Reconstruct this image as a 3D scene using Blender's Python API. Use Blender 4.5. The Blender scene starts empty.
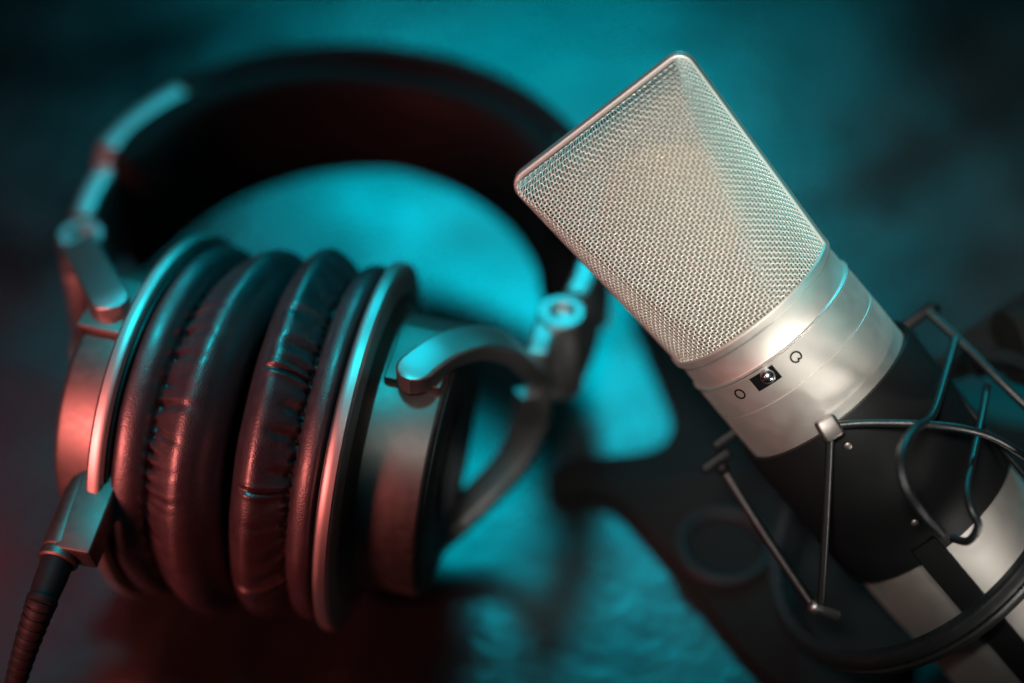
import bpy, math, random
import numpy as np
from mathutils import Vector, Matrix

random.seed(7)
rng = np.random.default_rng(7)
C = bpy.context.scene.collection
R = math.radians
PI = math.pi

# ------------------------------------------------------------------ camera
FPX = 2417.8
CAM = Vector((0, 0, .475))
E = R(45)
FWD = Vector((0, math.sin(E), -math.cos(E)))
UP = Vector((0, math.cos(E), math.sin(E)))
RT = Vector((1, 0, 0))


def ray(px, py):
    return FWD + RT * ((px - 512) / FPX) + UP * ((341.5 - py) / FPX)


def PD(px, py, d):
    """a point of the place seen at a photo position, at a given distance"""
    return CAM + ray(px, py) * d


def PZ(px, py, z):
    """a point of the place seen at a photo position, at a given height"""
    r = ray(px, py)
    return CAM + r * ((z - CAM.z) / r.z)


# ------------------------------------------------------------------ helpers
def link(name, verts, faces, mat, parent=None, smooth=True, sharp=38, world=True):
    me = bpy.data.meshes.new(name)
    if isinstance(verts, np.ndarray):
        verts = verts.tolist()
    if isinstance(faces, np.ndarray):
        faces = faces.tolist()
    me.from_pydata(verts, [], faces)
    me.update()
    if smooth:
        me.polygons.foreach_set('use_smooth', [True] * len(me.polygons))
        if sharp:
            me.set_sharp_from_angle(angle=R(sharp))
    if mat:
        me.materials.append(mat)
    o = bpy.data.objects.new(name, me)
    C.objects.link(o)
    if parent is not None:
        o.parent = parent
        if world:
            o.matrix_parent_inverse = base_matrix(parent).inverted()
    return o


def base_matrix(o):
    m = Matrix.LocRotScale(o.location, o.rotation_euler, o.scale)
    if o.parent is not None:
        m = base_matrix(o.parent) @ o.matrix_parent_inverse @ m
    return m


def tag(o, label, cat, group=None, kind=None):
    if label:
        o['label'] = label
    if cat:
        o['category'] = cat
    if group:
        o['group'] = group
    if kind:
        o['kind'] = kind
    return o


def thing(name, label, cat, loc):
    o = bpy.data.objects.new(name, None)
    o.empty_display_size = .01
    C.objects.link(o)
    o.location = loc
    return tag(o, label, cat)


class MB:
    """collects shapes into one mesh"""
    def __init__(s):
        s.v, s.f = [], []

    def add(s, v, f):
        n = len(s.v)
        s.v.extend([tuple(p) for p in v])
        s.f.extend([tuple(i + n for i in q) for q in f])
        return s

    def build(s, name, mat, parent=None, **k):
        return link(name, s.v, s.f, mat, parent, **k)


def lathe(prof, frame, n=128, closed=False, cap0=False, cap1=False):
    """prof: list of (r, t); frame: (origin, axis, e1, e2)"""
    o, a, e1, e2 = frame
    v, f = [], []
    m = len(prof)
    for i in range(n):
        th = 2 * PI * i / n
        d = e1 * math.cos(th) + e2 * math.sin(th)
        for r, t in prof:
            v.append(o + a * t + d * r)
    for i in range(n):
        j = (i + 1) % n
        for k in range(m if closed else m - 1):
            k2 = (k + 1) % m
            f.append((i * m + k, j * m + k, j * m + k2, i * m + k2))
    if cap0:
        f.append(tuple(i * m for i in range(n))[::-1])
    if cap1:
        f.append(tuple(i * m + m - 1 for i in range(n)))
    return v, f


def smooth_path(pts, n):
    """Catmull-Rom through pts"""
    P = [Vector(p) for p in pts]
    P = [P[0] * 2 - P[1]] + P + [P[-1] * 2 - P[-2]]
    out = []
    segs = len(P) - 3
    for s in range(segs):
        p0, p1, p2, p3 = P[s:s + 4]
        for k in range(n):
            t = k / n
            out.append(.5 * ((2 * p1) + (p2 - p0) * t + (2 * p0 - 5 * p1 + 4 * p2 - p3) * t * t
                             + (3 * p1 - p0 - 3 * p2 + p3) * t ** 3))
    out.append(P[-2].copy())
    return out


def sweep(path, section, up, closed=False, cap=True, scale=None):
    """sweep a 2D section [(a, b)] along path; b points along up, a sideways. up: vector or list"""
    n, m = len(path), len(section)
    v, f = [], []
    for i, p in enumerate(path):
        if closed:
            t = (path[(i + 1) % n] - path[i - 1]).normalized()
        else:
            t = (path[min(i + 1, n - 1)] - path[max(i - 1, 0)]).normalized()
        u = up[i] if isinstance(up, list) else up
        s = t.cross(u).normalized()
        w = s.cross(t).normalized()
        k = 1 if scale is None else scale[i]
        ka, kb = k if isinstance(k, tuple) else (k, k)
        for a, b in section:
            v.append(p + s * a * ka + w * b * kb)
    for i in range(n if closed else n - 1):
        j = (i + 1) % n
        for k in range(m):
            k2 = (k + 1) % m
            f.append((i * m + k, i * m + k2, j * m + k2, j * m + k))
    if cap and not closed:
        f.append(tuple(range(m))[::-1])
        f.append(tuple((n - 1) * m + k for k in range(m)))
    return v, f


def circ(r, n=12):
    return [(r * math.cos(2 * PI * k / n), r * math.sin(2 * PI * k / n)) for k in range(n)]


def rrect(a, b, r, n=4):
    """rounded rectangle of half sizes a, b"""
    out = []
    for cx, cy, s in ((a - r, b - r, 0), (-a + r, b - r, 90), (-a + r, -b + r, 180), (a - r, -b + r, 270)):
        for k in range(n + 1):
            t = R(s + 90 * k / n)
            out.append((cx + r * math.cos(t), cy + r * math.sin(t)))
    return out


def tube(path, r, n=12, up=None, closed=False, scale=None):
    d = (path[-1] - path[0])
    if d.length < 1e-6:
        d = path[1] - path[0]
    if up is None:
        d = d.normalized()
        up = Vector((0, 0, 1)) if abs(d.z) < .8 else Vector((0, 1, 0))
    return sweep(path, circ(r, n), up, closed=closed, scale=scale)


def box(c, x, y, z, r=.0006):
    """rounded bar: centre c, half-axis vectors x, y, z (z = long direction)"""
    L = z.length
    zz = z.normalized()
    yy = y.normalized()
    a, b = x.length, y.length
    r = min(r, a * .9, b * .9, L * .45)
    path = [c - z, c - z + zz * r * .35, c - z + zz * r, c + z - zz * r, c + z - zz * r * .35, c + z]
    k = [(1 - r / a, 1 - r / b), (1 - .28 * r / a, 1 - .28 * r / b), (1, 1), (1, 1),
         (1 - .28 * r / a, 1 - .28 * r / b), (1 - r / a, 1 - r / b)]
    return sweep(path, rrect(a, b, r), yy, scale=k)


def ball(c, r, n=24, squash=None, axis=None):
    v, f = [], []
    m = n // 2
    for i in range(1, m):
        for j in range(n):
            t, p = PI * i / m, 2 * PI * j / n
            q = Vector((math.sin(t) * math.cos(p), math.sin(t) * math.sin(p), math.cos(t))) * r
            if squash is not None:
                q -= axis * q.dot(axis) * (1 - squash)
            v.append(c + q)
    top, bot = Vector((0, 0, r)), Vector((0, 0, -r))
    if squash is not None:
        top -= axis * top.dot(axis) * (1 - squash)
        bot -= axis * bot.dot(axis) * (1 - squash)
    v += [c + top, c + bot]
    T, B = len(v) - 2, len(v) - 1
    for i in range(m - 2):
        for j in range(n):
            k = (j + 1) % n
            f.append((i * n + j, (i + 1) * n + j, (i + 1) * n + k, i * n + k))
    for j in range(n):
        k = (j + 1) % n
        f.append((T, j, k))
        f.append((B, (m - 2) * n + k, (m - 2) * n + j))
    return v, f


# ------------------------------------------------------------------ materials
def mat(name, col, rough=.5, metal=0., spec=.5, bump=None, colvar=None, roughvar=None, coat=0., sheen=0.):
    m = bpy.data.materials.new(name)
    m.use_nodes = True
    nt = m.node_tree
    N, L = nt.nodes, nt.links
    b = N['Principled BSDF']
    b.inputs['Base Color'].default_value = (*col, 1)
    b.inputs['Roughness'].default_value = rough
    b.inputs['Metallic'].default_value = metal
    b.inputs['Specular IOR Level'].default_value = spec
    if coat:
        b.inputs['Coat Weight'].default_value = coat
        b.inputs['Coat Roughness'].default_value = .25
    if sheen:
        b.inputs['Sheen Weight'].default_value = sheen
    tc = N.new('ShaderNodeTexCoord')
    if colvar:
        scale, c2, lo, hi = colvar
        nz = N.new('ShaderNodeTexNoise')
        nz.inputs['Scale'].default_value = scale
        nz.inputs['Detail'].default_value = 6
        L.new(tc.outputs['Object'], nz.inputs['Vector'])
        rp = N.new('ShaderNodeValToRGB')
        rp.color_ramp.elements[0].position = lo
        rp.color_ramp.elements[0].color = (*col, 1)
        rp.color_ramp.elements[1].position = hi
        rp.color_ramp.elements[1].color = (*c2, 1)
        L.new(nz.outputs['Fac'], rp.inputs['Fac'])
        L.new(rp.outputs['Color'], b.inputs['Base Color'])
    if roughvar:
        scale, lo, hi = roughvar
        nz = N.new('ShaderNodeTexNoise')
        nz.inputs['Scale'].default_value = scale
        nz.inputs['Detail'].default_value = 5
        L.new(tc.outputs['Object'], nz.inputs['Vector'])
        mr = N.new('ShaderNodeMapRange')
        mr.inputs['From Min'].default_value = .3
        mr.inputs['From Max'].default_value = .7
        mr.inputs['To Min'].default_value = lo
        mr.inputs['To Max'].default_value = hi
        L.new(nz.outputs['Fac'], mr.inputs['Value'])
        L.new(mr.outputs['Result'], b.inputs['Roughness'])
    if bump:
        last = None
        for kind, scale, strength, dist in bump:
            if kind == 'noise':
                t = N.new('ShaderNodeTexNoise')
                t.inputs['Scale'].default_value = scale
                t.inputs['Detail'].default_value = 3
                out = t.outputs['Fac']
            else:
                t = N.new('ShaderNodeTexVoronoi')
                t.feature = 'SMOOTH_F1'
                t.inputs['Scale'].default_value = scale
                t.inputs['Smoothness'].default_value = .35
                out = t.outputs['Distance']
            L.new(tc.outputs['Object'], t.inputs['Vector'])
            bp = N.new('ShaderNodeBump')
            bp.inputs['Strength'].default_value = strength
            bp.inputs['Distance'].default_value = dist
            bp.invert = kind != 'noise'
            L.new(out, bp.inputs['Height'])
            if last is not None:
                L.new(last, bp.inputs['Normal'])
            last = bp.outputs['Normal']
        L.new(last, b.inputs['Normal'])
    return m


M_table = mat('dark_polished_slate', (.009, .009, .0095), .3, spec=.5, colvar=(30, (.018, .018, .0185), .35, .68),
              roughvar=(24, .17, .36), bump=[('noise', 260, .2, .0006), ('noise', 42, .2, .002)])
M_table.node_tree.nodes['Principled BSDF'].inputs['IOR'].default_value = 1.6
M_leather = mat('black_leather', (.026, .013, .016), .42, spec=1., coat=.25, roughvar=(260, .38, .52),
                bump=[('voronoi', 2400, .4, .00015), ('noise', 1400, .2, .00015)])
M_leather_soft = mat('black_leatherette', (.005, .0042, .0045), .65, spec=.12, bump=[('voronoi', 1300, .4, .0002)])
M_gun = mat('gunmetal_satin', (.185, .165, .155), .50, 1., roughvar=(500, .44, .52), bump=[('noise', 2500, .05, .00005)])
M_rim = mat('satin_rim_metal', (.46, .43, .42), .46, 1.)
M_yoke = mat('satin_grey_metal', (.38, .375, .37), .44, 1., bump=[('noise', 2500, .05, .00005)])
M_plastic = mat('black_plastic', (.018, .018, .019), .45, spec=.45, bump=[('noise', 1800, .12, .0001)])
M_rubber = mat('black_rubber', (.009, .009, .010), .6, spec=.25)
M_nickel = mat('champagne_nickel', (.68, .65, .60), .54, 1., roughvar=(300, .52, .56),
               bump=[('noise', 3200, .10, .00005)])
M_nickel_edge = mat('bright_nickel', (.72, .68, .64), .48, 1.)
M_wire = mat('nickel_wire', (.66, .645, .59), .58, 1.)
M_frame = mat('satin_nickel_frame', (.55, .52, .49), .55, 1.)
M_gold = mat('gold_capsule', (.75, .45, .18), .55, 1.)
M_ink = mat('engraved_black', (.004, .004, .004), .8, spec=.05)
M_chrome = mat('chrome', (.40, .42, .45), .26, 1.)
M_blackmetal = mat('black_powder_coat', (.005, .0053, .0056), .5, spec=.12, bump=[('noise', 2200, .2, .0001)])
M_cord = mat('elastic_cord', (.005, .006, .007), .42, spec=.55, bump=[('noise', 1800, .3, .0002)])
M_lining = mat('dark_foam', (.07, .068, .06), .9, spec=.1)
M_screen = mat('fine_inner_screen', (.20, .20, .175), .75, spec=.2)
nt = M_screen.node_tree
tr_ = nt.nodes.new('ShaderNodeBsdfTransparent')
mx_ = nt.nodes.new('ShaderNodeMixShader')
mx_.inputs['Fac'].default_value = .52
nt.links.new(tr_.outputs[0], mx_.inputs[1])
nt.links.new(nt.nodes['Principled BSDF'].outputs[0], mx_.inputs[2])
nt.links.new(mx_.outputs[0], nt.nodes['Material Output'].inputs['Surface'])
M_ring = mat('satin_black_ring', (.012, .0125, .013), .30, spec=1., roughvar=(300, .26, .36))
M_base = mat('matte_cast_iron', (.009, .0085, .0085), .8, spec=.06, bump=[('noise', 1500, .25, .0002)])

# ------------------------------------------------------------------ table
n = 2
tb = link('table_top', [(-1.5, -.8, 0), (1.5, -.8, 0), (1.5, 2.2, 0), (-1.5, 2.2, 0)], [(0, 1, 2, 3)], M_table)
tag(tb, 'dark slate table top lit by a teal pool of light', 'table', kind='structure')

# ------------------------------------------------------------------ headphones
YAW = R(-13)
HM = Vector((-.058, .3995, .045))
XH = Vector((math.cos(YAW), math.sin(YAW), 0))
YH = Vector((-math.sin(YAW), math.cos(YAW), 0))
ZH = Vector((0, 0, 1))


def H(x, y, z):
    """point in the headphones' own frame (z from the middle plane)"""
    return HM + XH * x + YH * y + ZH * z


hp = thing('headphones', 'dark over-ear studio headphones lying on their side with wrinkled leather pads pressed together',
           'headphones', (HM.x, HM.y, 0))


def creases(count, jit, lo, hi):
    th = (np.arange(count) + rng.uniform(-jit, jit, count)) * 2 * PI / count
    return th, rng.uniform(lo, hi, count), rng.uniform(.35, 1, count)


def pad_mesh(frame, sgn, style):
    """ear pad: a surface of revolution with gathers and creases. t runs from the rim inward."""
    o, a, e1, e2 = frame
    # profile control (t, r) in mm
    ctrl = [(1.6, 39.0), (1.9, 41.2), (3.0, 42.9), (4.6, 43.3), (6.6, 42.9), (8.0, 41.9), (8.8, 40.4), (9.3, 38.6),
            (9.7, 37.9), (10.0, 38.5), (10.4, 39.6), (11.4, 40.9), (13.4, 42.6), (15.6, 44.0), (17.6, 44.8),
            (19.6, 44.5), (21.8, 42.6), (23.8, 38.9), (24.9, 33.5), (23.2, 28.2), (20.5, 26.3), (15.0, 26.0), (6.0, 26.5)]
    ks = 1.04 if style == 'gathered' else .93
    path = smooth_path([(1.6 + (t - 1.6) * ks, r, 0) for t, r in ctrl], 7)
    pt = np.array([p.x for p in path])
    pr = np.array([p.y for p in path])
    m = len(path)
    dt = np.gradient(pt)
    dr = np.gradient(pr)
    ln = np.hypot(dt, dr) + 1e-9
    nt_, nr_ = -dr / ln, dt / ln            # outward normal in the (t, r) plane
    nth = 1600
    th = np.linspace(0, 2 * PI, nth, endpoint=False)
    disp = np.zeros((nth, m))
    arc = np.cumsum(ln)
    s0 = np.argmin(np.abs(pt[:m * 2 // 3] - (1.6 + 8.1 * ks)))
    sd = arc - arc[s0]                      # mm beyond the seam, along the profile
    outer = (np.arange(m) < m * .80)

    def add(th0, width, depth, prof, skew=0.):
        c = th0 + skew * sd / 44.
        d = (th[:, None] - c[None, :] + PI) % (2 * PI) - PI
        g = np.exp(-(d * 43 / width) ** 2)
        lip = np.exp(-((np.abs(d) * 43 - width * 1.7) / (width * 1.1)) ** 2) * .35
        disp[:] -= depth * (g - lip) * prof[None, :]

    if style == 'gathered':
        c, dep, ln_ = creases(66, .36, .25, .75)
        for t0, d0, l0 in zip(c, dep, ln_):
            L_ = 2.4 + 5.0 * l0 ** 2
            prof = np.where(sd > 0, np.exp(-(sd / L_) ** 1.6), np.exp(-(sd / .9) ** 2)) * outer
            add(t0, .65 + .45 * l0, d0 * 1.5, prof, rng.uniform(-.12, .12))
        for t0 in (.12, .62, .83, 1.18, 1.75, 2.4, 3.3, 4.1, 5.2, 5.9):
            prof = np.where(sd > 0, np.exp(-(sd / 9.5) ** 3), np.exp(-(sd / .9) ** 2)) * outer
            add(t0 + rng.uniform(-.05, .05), .9, .75, prof, rng.uniform(-.15, .15))
    else:
        c, dep, ln_ = creases(104, .38, .3, .9)
        for t0, d0, l0 in zip(c, dep, ln_):
            prof = np.where(sd > 0, np.exp(-(sd / (.9 + 1.6 * l0)) ** 2), np.exp(-(sd / 1.6) ** 2)) * outer
            add(t0, .5 + .25 * l0, d0 * .85, prof, rng.uniform(-.1, .1))
        c, dep, ln_ = creases(44, .4, .25, 1.)
        for t0, d0, l0 in zip(c, dep, ln_):
            mid = 4 + 3 * rng.uniform(-1, 1)
            prof = np.where(sd > .3, np.exp(-((sd - mid) / (3.0 + 4 * l0)) ** 4), 0) * outer
            add(t0, .9 + .9 * rng.uniform(), d0 * .75, prof, rng.uniform(-.12, .12))
        for t0 in (.42, 1.07, 1.75, 2.3, 3.6, 5.0):
            prof = np.where(sd > .3, np.exp(-((sd - 5) / 8.) ** 6), 0) * outer
            add(t0, .65, .9, prof, rng.uniform(-.05, .05))
    # slow unevenness
    for k in range(3, 14):
        ph, ph2 = rng.uniform(0, 2 * PI, 2)
        disp += (.16 / math.sqrt(k)) * np.sin(k * th + ph)[:, None] * np.sin(sd * .16 + ph2)[None, :] * outer[None, :]
    T = pt[None, :] + nt_[None, :] * disp
    RR = pr[None, :] + nr_[None, :] * disp
    A = np.array(a) * sgn
    d = np.cos(th)[:, None] * np.array(e1)[None, :] + np.sin(th)[:, None] * np.array(e2)[None, :]
    V = np.array(o)[None, None, :] + (T[:, :, None] * A[None, None, :] + RR[:, :, None] * d[:, None, :]) * .001
    idx = np.arange(nth * m).reshape(nth, m)
    nx = np.roll(idx, -1, 0)
    F = np.stack([idx[:, :-1], nx[:, :-1], nx[:, 1:], idx[:, 1:]], -1).reshape(-1, 4)
    return V.reshape(-1, 3), F


def ear_cup(center, axis, sgn, style, dd):
    """axis points to the right in the photo; sgn = direction of the pad along it"""
    a = axis.normalized()
    e1 = (ZH - a * ZH.dot(a)).normalized()
    e2 = -a.cross(e1).normalized()
    if e2.dot(Vector((0, -1, 0))) < 0:
        e2 = -e2
    fr = (center, a, e1, e2)
    mm = lambda prof: [(r * .001, t * .001 * sgn) for r, t in prof]
    # housing drum behind the rim (t negative = away from the pad)
    prof = [(38.5, -2.6), (36.0, -3.4), (34.0, -4.4), (33.2, -5.2), (33.2, -5.8), (33.0, -19.2 + dd), (32.85, -19.7 + dd), (32.5, -20.1 + dd), (32.0, -20.35 + dd), (31.4, -20.5 + dd)]
    v, f = lathe(mm(prof), fr, 200)
    cup = link('ear_cup', v, f, M_gun, hp)
    prof = [(r_, t_ + dd) for r_, t_ in ((31.5, -20.2), (31.3, -20.9), (30.4, -21.3), (22, -21.6), (21.5, -21.1), (15, -21.2), (14.5, -21.7), (0.01, -21.8))]
    v, f = lathe(mm(prof), fr, 120)
    link('outer_cap', v, f, M_plastic, cup)
    prof = [(38.0, -3.2), (43.2, -3.0), (44.3, -2.7), (44.9, -2.0), (45.0, -1.0), (45.0, .2), (44.7, .75), (44.0, 1.0),
            (43.2, 1.1), (42.9, .7), (38.0, .7)]
    v, f = lathe(mm(prof), fr, 220, closed=True)
    link('cup_rim', v, f, M_rim, cup, sharp=30)
    # dark gasket ring between rim and pad
    prof = [(38, .6), (42.4, .6), (42.6, 1.0), (42.4, 1.6), (38, 1.7)]
    v, f = lathe(mm(prof), fr, 160, closed=True)
    link('gasket', v, f, M_plastic, cup)
    v, f = pad_mesh(fr, sgn, style)
    link('ear_pad', v, f, M_leather, cup, sharp=None)
    # cloth over the driver
    v, f = lathe(mm([(26.4, 6.0), (20, 7.0), (.01, 7.4)]), fr, 96)
    link('driver_cloth', v, f, M_lining, cup)
    # pivot pads top and bottom of the drum
    for s in (1, -1):
        mb = MB()
        d = e1 * s
        c = center + a * (-(.0128 - dd * .0005) * sgn) + d * .0331
        mb.add(*box(c + d * .0004, a * .0068, d * .0011, e2 * .0088, .0005))
        mb.build('pivot_block', M_gun, cup)
    return cup, fr


CL = PZ(180, 416, .0452)
CR = PZ(366, 445, .0458)
cupL, frL = ear_cup(CL, Vector((.948, -.318, .035)), 1, 'gathered', 3.5)
cupR, frR = ear_cup(CR, Vector((.977, -.215, -.055)), -1, 'creased', 0.)

# yokes: an upper and a lower prong meeting at a hinge
for s in (-1, 1):
    fr = frL if s < 0 else frR
    a, e1, e2 = fr[1], fr[2], fr[3]
    top = fr[0] + a * (.0128 * s) + e1 * .0368
    bot = fr[0] + a * (.0128 * s) - e1 * .0368
    HG = (lambda x, y, z: H(x * s, y, z))
    hinge = HG(.0585, .0300, .000)
    yk = MB()
    if s < 0:
        up_pts = [PZ(117, 315, .0815), PZ(108, 299, .0805), PZ(97, 279, .0765), PZ(88, 263, .070), PZ(80, 249, .061), HG(.0595, .0330, .006)]
    else:
        up_pts = [PZ(405, 385, .0815), PZ(420, 369, .0815), PZ(445, 352, .0800), PZ(476, 343, .0755), PZ(504, 348, .068), PZ(522, 362, .058), HG(.0585, .0290, .006)]
    lo_pts = [bot - YH * .0035, bot + YH * .004 + XH * s * .003, HG(.0480, .0160, -.0290), HG(.0545, .0225, -.0215), HG(.0575, .0265, -.0120), HG(.0585, .0290, -.002)]
    for q, pts in enumerate((up_pts, lo_pts)):
        path = smooth_path(pts, 16)
        nn = len(path)
        ups = []
        for i in range(nn):
            t = i / (nn - 1)
            rad = (ZH + XH * s * .30 * t) * (1 if q == 0 else -1)
            ups.append(rad.normalized())
        sc = []
        run = 0
        hw_ = .0047 if s > 0 else .0050
        for i in range(nn):
            run += (path[i] - path[i - 1]).length if i else 0
            q_ = max(0, 1 - run / hw_)
            sc.append((max(.3, math.sqrt(1 - q_ * q_)) * (1 - .10 * math.sin(PI * i / (nn - 1))), 1))
        yk.add(*sweep(path, rrect(hw_, .0024, .0010), ups, scale=sc))
    y_o = yk.build('yoke', M_yoke, hp, sharp=40)
    # hinge barrel block with screw ring, joins yoke to the slider
    hb = MB()
    hb.add(*box(HG(.0595, .0345, .003), XH * .0030, ZH * .0105, YH * .0075, .0012))
    hb.add(*lathe([(.0020, -.011), (.0056, -.011), (.0060, -.0105), (.0060, .0138), (.0054, .0146), (.0036, .0146), (.0034, .0128), (.0001, .0128)],
                  (HG(.0625, .0415, .0), ZH, XH, YH), 40))
    hb.build('hinge', M_yoke, y_o)
    # slider bar and headband end cover
    ang0 = math.atan2(.0445 - .059, .066)
    def band_pt(ang, rr=.0660, z=0.):
        return HG(rr * math.cos(ang), .059 + rr * math.sin(ang), z)
    sl = MB()
    p = [band_pt(R(d), .0655) for d in np.linspace(-9, 8, 8)]
    ups = [(q - H(0, .059, 0)).normalized() for q in p]
    sl.add(*sweep(p, rrect(.0150, .0032, .0016), ups))
    sl.build('slider', M_rim, y_o)
    cv = MB()
    p = [band_pt(R(d), .0660) for d in np.linspace(10.5, 40, 14)]
    ups = [(q - H(0, .059, 0)).normalized() for q in p]
    cv.add(*sweep(p, rrect(.0190, .0046, .0024), ups))
    cv.build('end_cover', M_rim, y_o)
    bd = MB()
    p = [band_pt(R(d), .0660) for d in np.linspace(8, 10.6, 4)]
    ups = [(q - H(0, .059, 0)).normalized() for q in p]
    bd.add(*sweep(p, rrect(.0165, .0040, .0016), ups))
    bd.build('joint_collar', M_yoke, y_o)

# headband: outer shell and inner padding
def arc(r, d0, d1, n_):
    return [H(r * math.cos(R(d)), .059 + r * math.sin(R(d)), 0) for d in np.linspace(d0, d1, n_)]


p = arc(.0668, 36, 144, 60)
ups = [(q - H(0, .059, 0)).normalized() for q in p]
v, f = sweep(p, rrect(.0200, .0032, .0022), ups)
hbnd = link('headband', v, f, M_leather_soft, hp, sharp=None)
p = arc(.0600, 6, 174, 80)
ups = [(q - H(0, .059, 0)).normalized() for q in p]
k = [min(1, .35 + 1.0 * math.sqrt(min(i, 79 - i) / 12.)) for i in range(80)]
sec = [(.0205 * math.copysign(abs(math.cos(t)) ** .55, math.cos(t)), .0058 * math.copysign(abs(math.sin(t)) ** .8, math.sin(t)))
       for t in np.linspace(0, 2 * PI, 36, endpoint=False)]
v, f = sweep(p, sec, ups, scale=[(.80 + .20 * min(1, abs(i - 39.5) / 26), q * (1.0 + .5 * abs(i - 39.5) / 39.5)) for i, q in enumerate(k)])
link('headband_padding', v, f, M_leather_soft, hbnd, sharp=None)

# jack socket on the left cup: a wedge of metal running down to the cable
a, e1, e2 = frL[1], frL[2], frL[3]
b0, b1 = PD(86, 490, .5565), PD(57, 563, .5465)
jd = (b1 - b0).normalized()
jr = (a - jd * a.dot(jd)).normalized()
ju = jr.cross(jd).normalized()
if ju.z < 0:
    ju = -ju
soc = MB()
Lb = (b1 - b0).length
soc.add(*lathe([(.0001, -.004), (.0028, -.0035), (.0040, -.0015), (.0046, .002), (.0048, Lb - .0035), (.0047, Lb - .0030), (.0044, Lb - .0028), (.0044, Lb - .0022), (.0047, Lb - .0020),
                (.0047, Lb - .0004), (.0042, Lb), (.0001, Lb)], (b0, jd, jr, ju), 56))
soc.add(*box(b0.lerp(b1, .38) + jr * .0042 + ju * .0009, jr * .0044, ju * .0038, jd * .0105, .0007))
soc.build('jack_socket', M_gun, cupL, sharp=30)
j1 = b1

# cable plugged into the socket
cab = thing('headphone_cable', 'black ribbed cable plug and lead hanging from the socket of the copper lit ear cup', 'cable', (-.123, .372, 0))
c0 = j1 - jd * .001
pth = [c0, c0 + jd * .008, PD(39, 609, .541), PD(25, 650, .545), PD(13, 692, .552)]
pz = smooth_path(pth, 14)
nn = len(pz)
sc = []
for i in range(nn):
    t = i / (nn - 1)
    r_ = 1.0 - .42 * max(0, t - .12) / .88
    sc.append(r_)
v, f = tube(pz, .0037, 20, scale=sc)
plug = link('cable_plug', v, f, M_rubber, cab)
mb = MB()
for i in range(int(nn * .42), nn - 2, 3):
    d = (pz[i + 1] - pz[i - 1]).normalized()
    u = d.orthogonal().normalized()
    rr = .0037 * sc[i]
    mb.add(*lathe([(rr * .9, -.0011), (rr * 1.10, -.0008), (rr * 1.16, 0), (rr * 1.10, .0008), (rr * .9, .0011)], (pz[i], d, u, d.cross(u)), 24, closed=True))
mb.build('strain_relief', M_rubber, plug)
endp = pz[-1]
lead = smooth_path([pz[-2], endp, endp + Vector((-.004, -.012, -.010)), Vector((endp.x - .012, endp.y - .032, .0021)),
                    Vector((endp.x - .05, endp.y - .06, .0021)), Vector((endp.x - .12, endp.y - .07, .0021)), Vector((endp.x - .25, endp.y - .05, .0021))], 12)
v, f = tube(lead, .0019, 12)
link('cable_lead', v, f, M_rubber, cab)

# ------------------------------------------------------------------ microphone
OD = .553
KS = OD / .545
MO = PD(756, 308, OD)
vv = -(ray(756, 308).normalized())
ix, iy = -.643, .768
pp = RT * ix + UP * iy
pp = (pp - vv * pp.dot(vv)).normalized()
TILT = R(16)
MZ = (vv * math.sin(TILT) + pp * math.cos(TILT)).normalized()      # towards the head
FRONT = (vv - MZ * vv.dot(MZ)).normalized()
WID = MZ.cross(-FRONT).normalized()                                # photo right
if WID.dot(RT) < 0:
    WID = -WID
ROT = R(-14)                                                       # the face looks a little to the left
F_ = (FRONT * math.cos(ROT) + WID * math.sin(ROT)).normalized()
W_ = (WID * math.cos(ROT) - FRONT * math.sin(ROT)).normalized()
RB = .0214 * KS


def ML(x, y, z):
    """microphone frame: x across the face, y out of the face, z towards the head"""
    return MO + W_ * x + F_ * y + MZ * z


MFR = (MO, MZ, F_, W_)


def cyl_hit(px, py, rad):
    d = ray(px, py).normalized()
    w = CAM - MO
    dp = d - MZ * d.dot(MZ)
    wp = w - MZ * w.dot(MZ)
    A, B, Cc = dp.dot(dp), 2 * dp.dot(wp), wp.dot(wp) - rad * rad
    t = (-B - math.sqrt(max(0, B * B - 4 * A * Cc))) / (2 * A)
    p = CAM + d * t
    q = p - MO
    z = q.dot(MZ)
    return p, math.atan2(q.dot(W_), q.dot(F_)), z


def on_cyl(phi, z, rad):
    return MO + MZ * z + (F_ * math.cos(phi) + W_ * math.sin(phi)) * rad


mic = thing('condenser_microphone', 'silver large diaphragm studio microphone with woven wire mesh head leaning in a black shock mount',
            'microphone', tuple(ML(0, 0, -.108)))
HL = .0570 * KS


def head_w(z):
    w = RB * .985 + (.0243 * KS - RB * .985) * min(1, z / HL)
    rc = .0031
    q = z - (HL - rc)
    if q > 0:
        w = w - rc + math.sqrt(max(0, rc * rc - q * q))
    return w


def head_d(z):
    """how far the flat face stands out from the middle plane"""
    t = 1 - z / HL
    d = .0090 + (RB * .96 - .0090) * min(1, max(0, t)) ** .72
    rc = .0065
    q = z - (HL - rc)
    if q > 0:
        k = math.sqrt(max(0, 1 - (q / rc) ** 2))
        d = .0022 + (d - .0022) * k
    return d


def section(z, n_):
    """one side of the head at height z as arc-length even points (x, y)"""
    w, d = head_w(z), head_d(z)
    rr = w
    tt = np.linspace(-PI / 2, PI / 2, 400)
    x = rr * np.sin(tt)
    yc = rr * np.cos(tt) * min(1, max(.3, RB * 1.0 / rr))
    kk = .0011
    h = np.clip(.5 + .5 * (yc - d) / kk, 0, 1)
    y = yc * (1 - h) + d * h - kk * h * (1 - h)
    y = np.maximum(y, 0)
    s = np.concatenate([[0], np.cumsum(np.hypot(np.diff(x), np.diff(y)))])
    q = np.linspace(0, s[-1], n_)
    return np.interp(q, s, x), np.interp(q, s, y)


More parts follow.
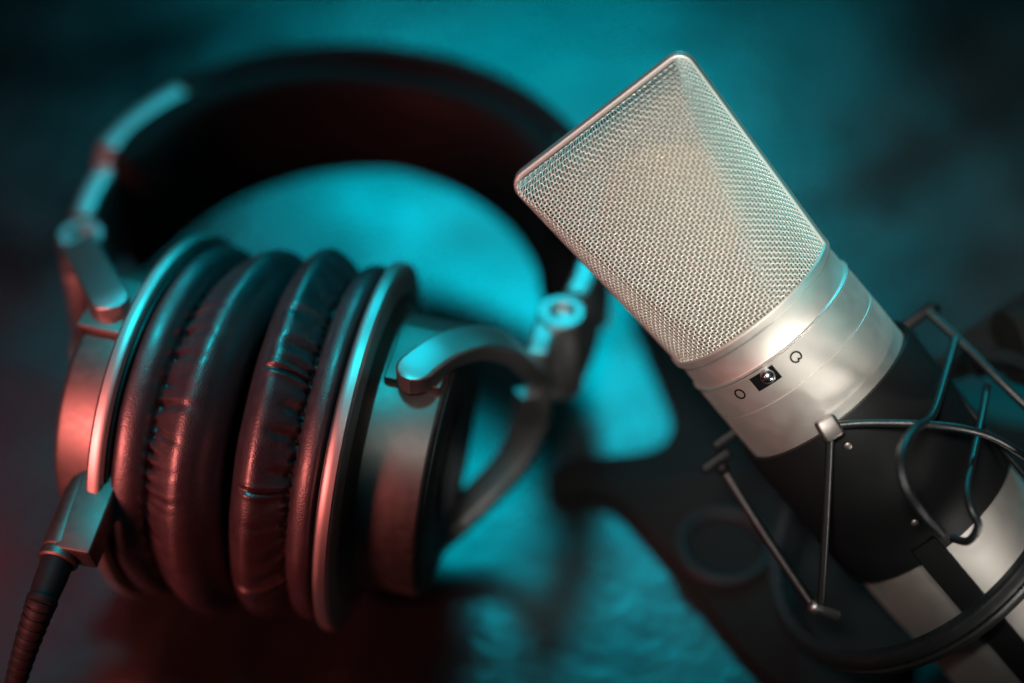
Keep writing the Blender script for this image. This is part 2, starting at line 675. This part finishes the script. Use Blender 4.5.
NU, NV, SUB = 74, 70, 3
nu, nv = (NU - 1) * SUB + 1, (NV - 1) * SUB + 1
zs = np.linspace(.0034, HL - .0004, nv)
G = np.zeros((nv, nu, 3))
for i, z in enumerate(zs):
    x, y = section(z, nu)
    G[i, :, 0], G[i, :, 1], G[i, :, 2] = x, y, z
du = np.gradient(G, axis=1)
dv = np.gradient(G, axis=0)
NRM = -np.cross(du, dv)
NRM /= np.linalg.norm(NRM, axis=2, keepdims=True) + 1e-12
if NRM[nv // 2, nu // 2, 1] < 0:
    NRM = -NRM


def np_tubes(paths, normals, r, sides=5):
    """paths (n, m, 3) -> verts, faces for all"""
    n_, m, _ = paths.shape
    T = np.gradient(paths, axis=1)
    T /= np.linalg.norm(T, axis=2, keepdims=True) + 1e-12
    S = np.cross(T, normals)
    S /= np.linalg.norm(S, axis=2, keepdims=True) + 1e-12
    B = np.cross(S, T)
    a_ = np.arange(sides) * 2 * PI / sides
    V = paths[:, :, None, :] + r * (np.cos(a_)[None, None, :, None] * S[:, :, None, :] + np.sin(a_)[None, None, :, None] * B[:, :, None, :])
    idx = np.arange(n_ * m * sides).reshape(n_, m, sides)
    a0, a1 = idx[:, :-1], idx[:, 1:]
    F = np.stack([a0, np.roll(a0, -1, 2), np.roll(a1, -1, 2), a1], -1).reshape(-1, 4)
    return V.reshape(-1, 3), F


iu = np.arange(nu) / SUB
iv = np.arange(nv) / SUB
amp = .00015
verts, faces, off = [], [], 0
basis = np.array([list(W_), list(F_), list(MZ)])
for side in (1, -1):
    g = G.copy()
    nn_ = NRM.copy()
    g[:, :, 1] *= side
    nn_[:, :, 1] *= side
    # wires across (every SUB-th row)
    rows = g[::SUB] + nn_[::SUB] * (amp * np.cos(PI * (iu[None, :] + np.arange(NV)[:, None])))[:, :, None]
    v1, f1 = np_tubes(rows, nn_[::SUB], .000195)
    cols = (g[:, ::SUB] - nn_[:, ::SUB] * (amp * np.cos(PI * (iv[:, None] + np.arange(NU)[None, :])))[:, :, None]).transpose(1, 0, 2)
    v2, f2 = np_tubes(cols, nn_[:, ::SUB].transpose(1, 0, 2), .000195)
    for v_, f_ in ((v1, f1), (v2, f2)):
        verts.append(v_)
        faces.append(f_ + off)
        off += len(v_)
VV = np.concatenate(verts) @ basis + np.array(MO)[None, :]
link('mesh_grille', VV, np.concatenate(faces), M_wire, mic, sharp=None)

RCN = .0031
# frame strip around the silhouette of the head
pts = []
for z in np.linspace(.0032, HL - RCN - .0003, 26):
    pts.append((-head_w(z), z))
for k in range(1, 9):
    t = R(90 * k / 9)
    w0 = head_w(HL - RCN) - RCN
    pts.append((-w0 - RCN * math.cos(t), HL - RCN + RCN * math.sin(t)))
top_pts = [(-x, z) for x, z in pts[::-1]]
for x in np.linspace(-w0, w0, 14):
    pts.append((x, HL))
pts += top_pts
path = [ML(x, 0, z) for x, z in pts]
ups = []
for x, z in pts:
    pass
v, f = sweep(path, rrect(.0009, .0017, .0006), F_)
link('grille_frame', v, f, M_frame, mic)

# fine inner screen just under the wires
sv, sf, off_ = [], [], 0
na, nb = 40, 30
for side in (1, -1):
    for i, z in enumerate(np.linspace(.0034, HL - .0012, nb)):
        x, y = section(z, na)
        for q in range(na):
            kx = 1 - .0011 / max(.004, abs(x[q]) + y[q])
            sv.append(ML(x[q] * kx, side * max(0, y[q] - .0009), z))
    for i in range(nb - 1):
        for q in range(na - 1):
            sf.append((off_ + i * na + q, off_ + i * na + q + 1, off_ + (i + 1) * na + q + 1, off_ + (i + 1) * na + q))
    off_ += na * nb
link('inner_screen', sv, sf, M_screen, mic, sharp=None)

# capsule inside the head
cz = .031
v, f = lathe([(.0001, .0055), (.0135, .0055), (.0139, .0052), (.0158, .0050), (.0165, .0044), (.0165, -.0044), (.0158, -.0050),
              (.0135, -.0055), (.0001, -.0055)], (ML(0, 0, cz), F_, W_, MZ), 64)
cap = link('capsule', v, f, M_gold, mic)
v, f = box(ML(0, 0, .008), W_ * .004, F_ * .004, MZ * .008)
link('capsule_post', v, f, M_plastic, cap)

# body
k = RB
prof = [(.0001, .0036), (k - .0012, .0036), (k + .0003, .0035), (k + .0006, .0031), (k + .0006, .0018), (k + .0003, .0013),
        (k - .0001, .0011), (k - .0001, -.0044), (k + .0001, -.0048)]
v, f = lathe(prof, MFR, 180)
nk = link('collar', v, f, M_nickel, mic, sharp=30)
prof = [(k - .0006, -.0046), (k + .0003, -.0048), (k + .00055, -.0051), (k + .0004, -.0054), (k - .0006, -.0057)]
v, f = lathe(prof, MFR, 180)
link('bright_ring', v, f, M_nickel_edge, nk)
prof = [(k - .0002, -.0053), (k + .0002, -.0057), (k + .0003, -.0135), (k + .0001, -.01365), (k + .0001, -.0138), (k + .0003, -.0140), (k + .0003, -.075),
        (k - .0006, -.106), (k - .0016, -.1072), (.0001, -.1075)]
v, f = lathe(prof, MFR, 180)
body = link('body', v, f, M_nickel, mic, sharp=30)

# pattern switch and its two engraved symbols
_, sphi, sz = cyl_hit(765.5, 378.5, k + .0003)
hw, hh = .0032, .00185
sv, sf = [], []
nq = 10
for i in range(nq + 1):
    ph = sphi + (-hw + 2 * hw * i / nq) / k
    for rr_, zz_ in ((k + .00036, sz - hh), (k + .00036, sz + hh)):
        sv.append(on_cyl(ph, zz_, rr_))
for i in range(nq):
    sf.append((2 * i, 2 * i + 2, 2 * i + 3, 2 * i + 1))
sw = link('switch_slot', sv, sf, M_ink, body)
bp = on_cyl(sphi + .0009 / k, sz + .0003, k + .0006)
v, f = ball(bp, .0018)
link('switch_knob', v, f, M_chrome, body)


def symbol(px, py, dent):
    _, ph0, z0 = cyl_hit(px, py, k + .0003)
    pts_ = []
    for q in range(48):
        t = 2 * PI * q / 48
        r_ = .00118
        if dent:
            dd = (t - R(-75) + PI) % (2 * PI) - PI
            r_ *= 1 - .5 * math.exp(-(dd / .22) ** 2)
        pts_.append(on_cyl(ph0 + r_ * math.cos(t) / k, z0 + r_ * math.sin(t), k + .00033))
    nrm_ = F_ * math.cos(ph0) + W_ * math.sin(ph0)
    v_, f_ = tube(pts_, .0002, 6, up=nrm_, closed=True)
    return link('pattern_symbol', v_, f_, M_ink, body)


s1 = symbol(740, 394, False)
s1['label'] = 'plain engraved circle'
s2 = symbol(796, 357, True)
s2['label'] = 'engraved circle with a notch'

# ------------------------------------------------------------------ shock mount
sm = thing('shock_mount', 'black suspension cradle with elastic cords and a grooved outer ring round the microphone', 'shock mount',
           tuple(ML(0, 0, -.066)))
zt, zb = -.0252 * KS, -.0640 * KS
prof = [(k + .0006, zt - .0008), (k + .0008, zt), (k + .0019, zt), (k + .0021, zt - .0004), (k + .0021, zb + .0008), (k + .0017, zb), (k + .0006, zb),
        (k + .0006, zb + .001)]
v, f = lathe(prof, MFR, 160, closed=True)
cradle = link('cradle', v, f, M_blackmetal, sm, sharp=30)
# strap running on down the microphone
_, sp, _z = cyl_hit(940, 563, k + .0012)
mb = MB()
pth = [on_cyl(sp, z, k + .0014) for z in np.linspace(zb + .004, -.1065, 12)]
mb.add(*sweep(pth, rrect(.0033, .0010, .0005), F_ * math.cos(sp) + W_ * math.sin(sp)))
mb.build('strap', M_blackmetal, sm)
mb = MB()
pth = [on_cyl(sp + PI, z, k + .0014) for z in np.linspace(zb + .004, -.1065, 12)]
mb.add(*sweep(pth, rrect(.0033, .0010, .0005), -(F_ * math.cos(sp) + W_ * math.sin(sp))))
mb.build('strap', M_blackmetal, sm)
for px, py in ((848, 446), (915, 523)):
    p, ph, z = cyl_hit(px, py, k + .0022)
    nrm_ = (F_ * math.cos(ph) + W_ * math.sin(ph))
    v, f = ball(p, .00105, 20, .5, nrm_)
    link('screw', v, f, M_gun, cradle)

# outer ring with groove, tipped a little towards the viewer
RC = ML(0, 0, -.0625 * KS)
tip = R(17)
RA = (MZ * math.cos(tip) + FRONT * math.sin(tip)).normalized()
RX = WID
RY = RA.cross(RX).normalized()
# lie a little lower on the viewer's left
ro = R(-6)
RA2 = (RA * math.cos(ro) + RX * math.sin(ro)).normalized()
RX = (RX * math.cos(ro) - RA * math.sin(ro)).normalized()
RA = RA2
RR_ = .0425 * KS
prof = [(RR_ - .0032, -.0030), (RR_ - .0010, -.0036), (RR_ - .0002, -.0033), (RR_ + .0004, -.0024), (RR_ + .0007, -.0010), (RR_ + .0003, -.0005), (RR_ - .0006, -.0004), (RR_ - .0006, .0003),
        (RR_ + .0003, .0004), (RR_ + .0007, .0009), (RR_ + .0004, .0024), (RR_ - .0002, .0033), (RR_ - .0010, .0036), (RR_ - .0032, .0030)]
v, f = lathe(prof, (RC, RA, RX, RY), 180, closed=True)
ring = link('outer_ring', v, f, M_ring, sm, sharp=35)


def cord(pix, r=.00085, m=M_cord, name='elastic_cord'):
    pth_ = smooth_path([PD(q[0], q[1], q[2] * KS) for q in pix], 10)
    v_, f_ = tube(pth_, r, 12)
    return link(name, v_, f_, m, sm)


cord([(830, 432, .5265), (828, 480, .530), (825, 540, .534), (821, 603, .538)], .00095)
cord([(722, 468, .553), (765, 535, .547), (813, 606, .540)], .00115)
cord([(838, 425, .5265), (870, 423, .525), (920, 424, .523), (965, 429, .525), (1000, 441, .530), (1045, 470, .538)], .0009)
cord([(928, 312, .560), (965, 346, .555), (1000, 381, .550), (1045, 424, .546)], .00105)
cord([(908, 331, .556), (950, 386, .549), (1000, 446, .543), (1045, 498, .538)], .00085, M_blackmetal)
cord([(955, 340, .555), (946, 372, .545), (932, 415, .528), (914, 430, .516), (902, 452, .508), (904, 482, .505), (920, 510, .506), (942, 534, .512)], .0011)
cord([(987, 386, .552), (981, 420, .540), (972, 460, .527), (967, 488, .520), (971, 508, .517), (978, 526, .517), (968, 541, .519), (952, 538, .522)], .00095)


def clip(px, py, depth, rot, sx, sy, m):
    c = PD(px, py, depth * KS)
    xx = RT * math.cos(rot) + UP * math.sin(rot)
    yy = UP * math.cos(rot) - RT * math.sin(rot)
    mb_ = MB()
    mb_.add(*box(c, xx * sx, -FWD * .0022, yy * sy, .0008))
    return mb_, c, xx, yy


mb, c, xx, yy = clip(829, 428, .5262, R(30), .0024, .0027, M_yoke)
mb.add(*box(c + FWD * .0025, xx * .0016, -FWD * .0022, yy * .0018, .0006))
mb.build('cord_clip', M_gun, cradle)
mb, c, xx, yy = clip(917, 318, .562, R(35), .0050, .0013, M_blackmetal)
mb.add(*box(c - xx * .008 - yy * .002 - FWD * .004, xx * .005, -FWD * .0016, yy * .0014, .0006))
mb.add(*ball(c + xx * .0042 - yy * .0003, .0019))
mb.build('cord_clip', M_blackmetal, cradle)
mb, c, xx, yy = clip(716, 461, .555, R(35), .0040, .0014, M_blackmetal)
mb.add(*box(c + xx * .0062 + yy * .003, xx * .0048, -FWD * .0018, yy * .0012, .0006))
mb.add(*ball(PD(722, 468, .552 * KS), .0017))
mb.build('cord_clip', M_blackmetal, cradle)
# hook on the ring where two cords meet
hk = PD(815, 607, .5395 * KS)
mb = MB()
mb.add(*ball(hk, .0017))
mb.add(*tube([hk, hk + (RC - hk) * .05 - RA * .006], .0012))
mb.build('cord_hook', M_yoke, ring)
# bracket from the ring to the stand
colx, coly = .168, .424
ringback = RC + (RX * .72 - RY * math.copysign(.69, RY.dot(FRONT))) * RR_
mb = MB()
mb.add(*sweep(smooth_path([ringback, ringback.lerp(Vector((colx, coly, .075)), .5) + Vector((0, .004, .006)), Vector((colx, coly, .075))], 6),
              rrect(.0055, .0035, .0012), Vector((0, 0, 1))))
mb.build('bracket', M_base, sm)

# ------------------------------------------------------------------ table stand carrying the mount
st = thing('microphone_stand', 'low black table stand with a matte cast base and round knob under the shock mount', 'stand', (colx, coly, 0))
v, f = lathe([(.0001, .080), (.0062, .080), (.0068, .079), (.0068, .03), (.010, .028), (.0125, .022), (.0125, .014), (.010, .010), (.0001, .010)],
             (Vector((colx, coly, 0)), ZH, XH, YH), 48)
link('column', v, f, M_base, st)
kn = PZ(1017, 345, .066)
mb = MB()
d = (kn - Vector((colx, coly, .066))).normalized()
mb.add(*lathe([(.0001, 0), (.003, 0), (.003, .004), (.009, .0045), (.0098, .006), (.0098, .011), (.009, .0125), (.0001, .013)],
              (kn - d * .010, d, d.orthogonal().normalized(), d.cross(d.orthogonal()).normalized()), 40))
mb.add(*tube([Vector((colx, coly, .066)), kn - d * .008], .003))
mb.build('tension_knob', M_base, st)
# cast base: a plate with arms reaching out under the microphone
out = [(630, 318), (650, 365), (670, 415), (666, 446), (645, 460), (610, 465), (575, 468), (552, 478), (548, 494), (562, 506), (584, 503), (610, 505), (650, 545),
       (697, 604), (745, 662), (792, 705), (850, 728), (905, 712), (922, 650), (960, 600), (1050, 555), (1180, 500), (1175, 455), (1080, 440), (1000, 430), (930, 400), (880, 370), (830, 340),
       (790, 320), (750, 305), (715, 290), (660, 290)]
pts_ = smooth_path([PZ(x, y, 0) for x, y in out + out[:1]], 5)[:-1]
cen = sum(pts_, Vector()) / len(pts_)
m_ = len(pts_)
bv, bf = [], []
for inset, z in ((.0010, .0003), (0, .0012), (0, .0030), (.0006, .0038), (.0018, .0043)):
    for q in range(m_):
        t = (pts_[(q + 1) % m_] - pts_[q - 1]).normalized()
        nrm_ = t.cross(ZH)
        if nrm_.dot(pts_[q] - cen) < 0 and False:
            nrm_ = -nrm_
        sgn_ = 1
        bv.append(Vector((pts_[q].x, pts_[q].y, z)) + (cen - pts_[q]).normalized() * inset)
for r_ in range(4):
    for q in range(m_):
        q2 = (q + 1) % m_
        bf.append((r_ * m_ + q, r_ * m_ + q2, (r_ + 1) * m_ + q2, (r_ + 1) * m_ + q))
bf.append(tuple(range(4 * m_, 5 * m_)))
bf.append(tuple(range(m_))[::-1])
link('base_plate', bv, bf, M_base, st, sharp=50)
fp = PZ(725, 543, .008)
kc = (Vector((fp.x, fp.y, 0)), ZH, XH, YH)
v, f = lathe([(.0001, .0062), (.0098, .0060), (.0104, .0054), (.0104, .0040), (.0001, .0040)], kc, 48)
kb = link('locking_knob', v, f, M_base, st)
v, f = lathe([(.0112 + .0013 * math.cos(t), .0062 + .0016 * math.sin(t)) for t in np.linspace(0, 2 * PI, 16, endpoint=False)], kc, 56, closed=True)
link('knob_ring', v, f, M_rubber, kb)

# ------------------------------------------------------------------ light
def look(o, tgt):
    o.rotation_euler = (Vector(tgt) - o.location).to_track_quat('-Z', 'Y').to_euler()


def spot(name, loc, tgt, power, col, size, blend, radius):
    l = bpy.data.lights.new(name, 'SPOT')
    l.energy = power
    l.color = col
    l.spot_size = R(size)
    l.spot_blend = blend
    l.shadow_soft_size = radius
    o = bpy.data.objects.new(name, l)
    C.objects.link(o)
    o.location = loc
    look(o, tgt)
    return o


def area(name, loc, tgt, power, col, sx, sy, spread=180):
    l = bpy.data.lights.new(name, 'AREA')
    l.energy = power
    l.color = col
    l.shape = 'RECTANGLE'
    l.size, l.size_y = sx, sy
    l.spread = R(spread)
    o = bpy.data.objects.new(name, l)
    C.objects.link(o)
    o.location = loc
    look(o, tgt)
    return o


area('teal_softbox', (.005, 1.08, .595), (.025, .485, 0), .20, (.0, .70, .88), .24, .28, 42)
spot('teal_top_lamp', (-.10, .48, .70), (-.070, .415, .05), 18, (.0, .74, .86), 15.5, .8, .06)
spot('teal_rim_lamp', (.33, .84, .30), (.10, .39, .05), 4.5, (.0, .74, .86), 19, .7, .05)
spot('red_lamp', (-.36, .11, .20), (-.103, .37, .055), 15.5, (1, .22, .19), 24, .6, .08)
area('red_table_fill', (-.37, 1.00, .78), (-.15, .40, 0), .017, (1, .16, .24), .18, .30, 60)  # added fill: gives the left of the table a maroon reflection
spot('teal_facet_fill', (.46, .27, .21), (.040, .408, .122), 4.0, (.0, .78, .80), 8.5, .8, .02)  # added narrow fill: tints the right facet of the grille teal
spot('key_lamp', (-.04, .06, .53), (.070, .400, .102), 20, (1, .985, .91), 16.6, .4, .05)
spot('low_key_lamp', (.265, .19, .045), (.082, .376, .082), 4.2, (1, .93, .88), 11.5, .7, .03)

w = bpy.data.worlds.new('World')
bpy.context.scene.world = w
w.use_nodes = True
w.node_tree.nodes['Background'].inputs['Color'].default_value = (.004, .006, .008, 1)
w.node_tree.nodes['Background'].inputs['Strength'].default_value = .5

# ------------------------------------------------------------------ camera and render settings
cd = bpy.data.cameras.new('camera')
cd.lens = 85
cd.sensor_width = 36
cd.clip_start = .01
cd.clip_end = 50
cd.dof.use_dof = True
cd.dof.focus_distance = .539
cd.dof.aperture_fstop = 2.9
cd.dof.aperture_blades = 9
co = bpy.data.objects.new('camera', cd)
C.objects.link(co)
co.location = CAM
co.rotation_euler = (E, 0, 0)
sc_ = bpy.context.scene
sc_.camera = co
sc_.view_settings.view_transform = 'Standard'
sc_.view_settings.look = 'None'
sc_.view_settings.exposure = 0
sc_.view_settings.gamma = 1
